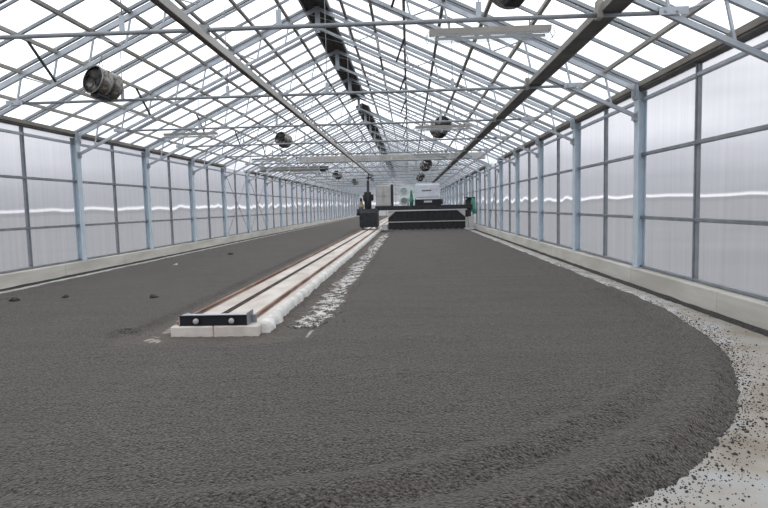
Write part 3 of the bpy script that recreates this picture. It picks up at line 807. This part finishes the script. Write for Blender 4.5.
# cabinet
g=MB();g.box(-2.13,-1.14,MY+.1,MY+.75,Z(.0),Z(1.28),.02);cb=pt(g,'control_cabinet','cab')
for k,x in enumerate((-2.11,-1.63)):
    g=MB();g.box(x+.01,x+.46,MY+.075,MY+.1,Z(.06),Z(1.22),.01);pt(g,'cabinet_door','cab',par=cb)
    g=MB();g.box(x+.01,x+.46,MY+.068,MY+.076,Z(.60),Z(.63));g.box(x+(.40 if k==0 else .05),x+(.43 if k==0 else .08),MY+.05,MY+.075,Z(.5),Z(.72),.008);pt(g,'door_handle','mull',par=cb)
g=MB();g.box(-1.14,-1.0,MY+.05,MY+.8,Z(-.05),Z(1.32),.02);g.box(-2.2,-1.0,MY+.04,MY+.8,Z(-.16),Z(.02),.01);pt(g,'cabinet_frame','darkgrey')
# white hood
g=MB();x0,x1=.42,2.05
prof=[(x0+.06,Z(.36)),(x0,Z(.46)),(x0,Z(1.28)),(x0+.05,Z(1.36)),(x1-.05,Z(1.36)),(x1,Z(1.28)),(x1,Z(.46)),(x1-.06,Z(.36))]
g.prism_y(prof,MY+.05,MY+1.3);g.box(x0+.08,x1-.08,MY+.0,MY+.08,Z(.48),Z(1.28),.04)
hd=pt(g,'hood','white')
g=MB();x=.86
for wd in(.06,.045,.05,.02,.05,.05,.045,.05,.045,.04):
    g.box(x,x+wd,MY-.012,MY+.004,Z(.86),Z(.94));x+=wd+.016
pt(g,'lettering','text','small dark lettering on the hood front',par=hd)
g=MB();g.box(.4,2.1,MY+.05,MY+1.3,Z(-.02),Z(.37),.02);g.box(.55,.68,MY-.02,MY+.08,Z(-.02),Z(.36));g.box(1.76,1.9,MY-.02,MY+.08,Z(-.02),Z(.36));g.tube((2.05,MY+.2,Z(.2)),(2.2,MY+.2,Z(.2)),.16,n=14);pt(g,'hood_base','black')
g=MB();g.box(.98,1.5,MY-.02,MY+.05,Z(.16),Z(.28),.01);pt(g,'type_plate','lightgrey')
# green drive units
g=MB();g.tube((.18,MY+.4,Z(0)),(.18,MY+.4,Z(.55)),.12,n=14);g.tube((.18,MY+.4,Z(.55)),(.18,MY+.4,Z(.95)),.09,.07,n=14);g.tube((.02,MY+.4,Z(.3)),(.34,MY+.4,Z(.3)),.05,n=10);pt(g,'green_motor','green')
g=MB();g.tube((-.05,MY+.5,Z(0)),(-.05,MY+.5,Z(.4)),.05,n=10);g.box(-.15,.05,MY+.4,MY+.6,Z(.38),Z(.46),.01);pt(g,'pipe_stub','lightgrey')
g=MB();g.tube((4.16,MY+.2,Z(-.45)),(4.16,MY+.2,Z(.38)),.17,n=16);g.tube((4.18,MY+.12,Z(.0)),(4.24,MY+.1,Z(-.6)),.12,n=12);pt(g,'green_motor','green')
g=MB();g.box(3.68,4.02,MY+.1,MY+.5,Z(-.8),Z(.3),.03);g.box(3.6,4.28,MY+.05,MY+.7,Z(.38),Z(.44),.01);g.tube((3.9,MY+.3,Z(.2)),(3.9,MY+.3,Z(.38)),.12,n=12);pt(g,'drive_housing','darkgrey')
# end boxes
g=MB();g.box(3.82,4.22,MY-.1,MY+.5,.12,.80,.02);g.box(3.64,3.80,MY-.02,MY+.4,.12,.78,.01);pt(g,'end_box','cab','light grey end box with white foot')
g=MB();g.box(3.62,4.24,MY-.2,MY+.4,.02,.11,.02);pt(g,'skid_shoe','white')
g=MB();g.box(-1.8,-1.45,MY-.1,MY+.4,.15,.42,.02);g.box(-1.82,-1.4,MY-.2,MY+.3,.08,.15,.01);pt(g,'side_shoe','lightgrey')

for o in bpy.data.objects:
    if o.name=='turning_machine': o.scale=(.95,.95,1);o.location=(0,36.2,.03)
# ------------------------------------------------------------------ render look
vs_=sc.view_settings;vs_.view_transform='Standard';vs_.look='None';vs_.gamma=1;vs_.exposure=0.0
try: vs_.use_curve_mapping=False
except Exception: pass
c=sc.cycles
c.use_denoising=True;c.max_bounces=10;c.diffuse_bounces=4;c.glossy_bounces=3;c.transmission_bounces=6;c.transparent_max_bounces=12
c.caustics_reflective=False;c.sample_clamp_indirect=6
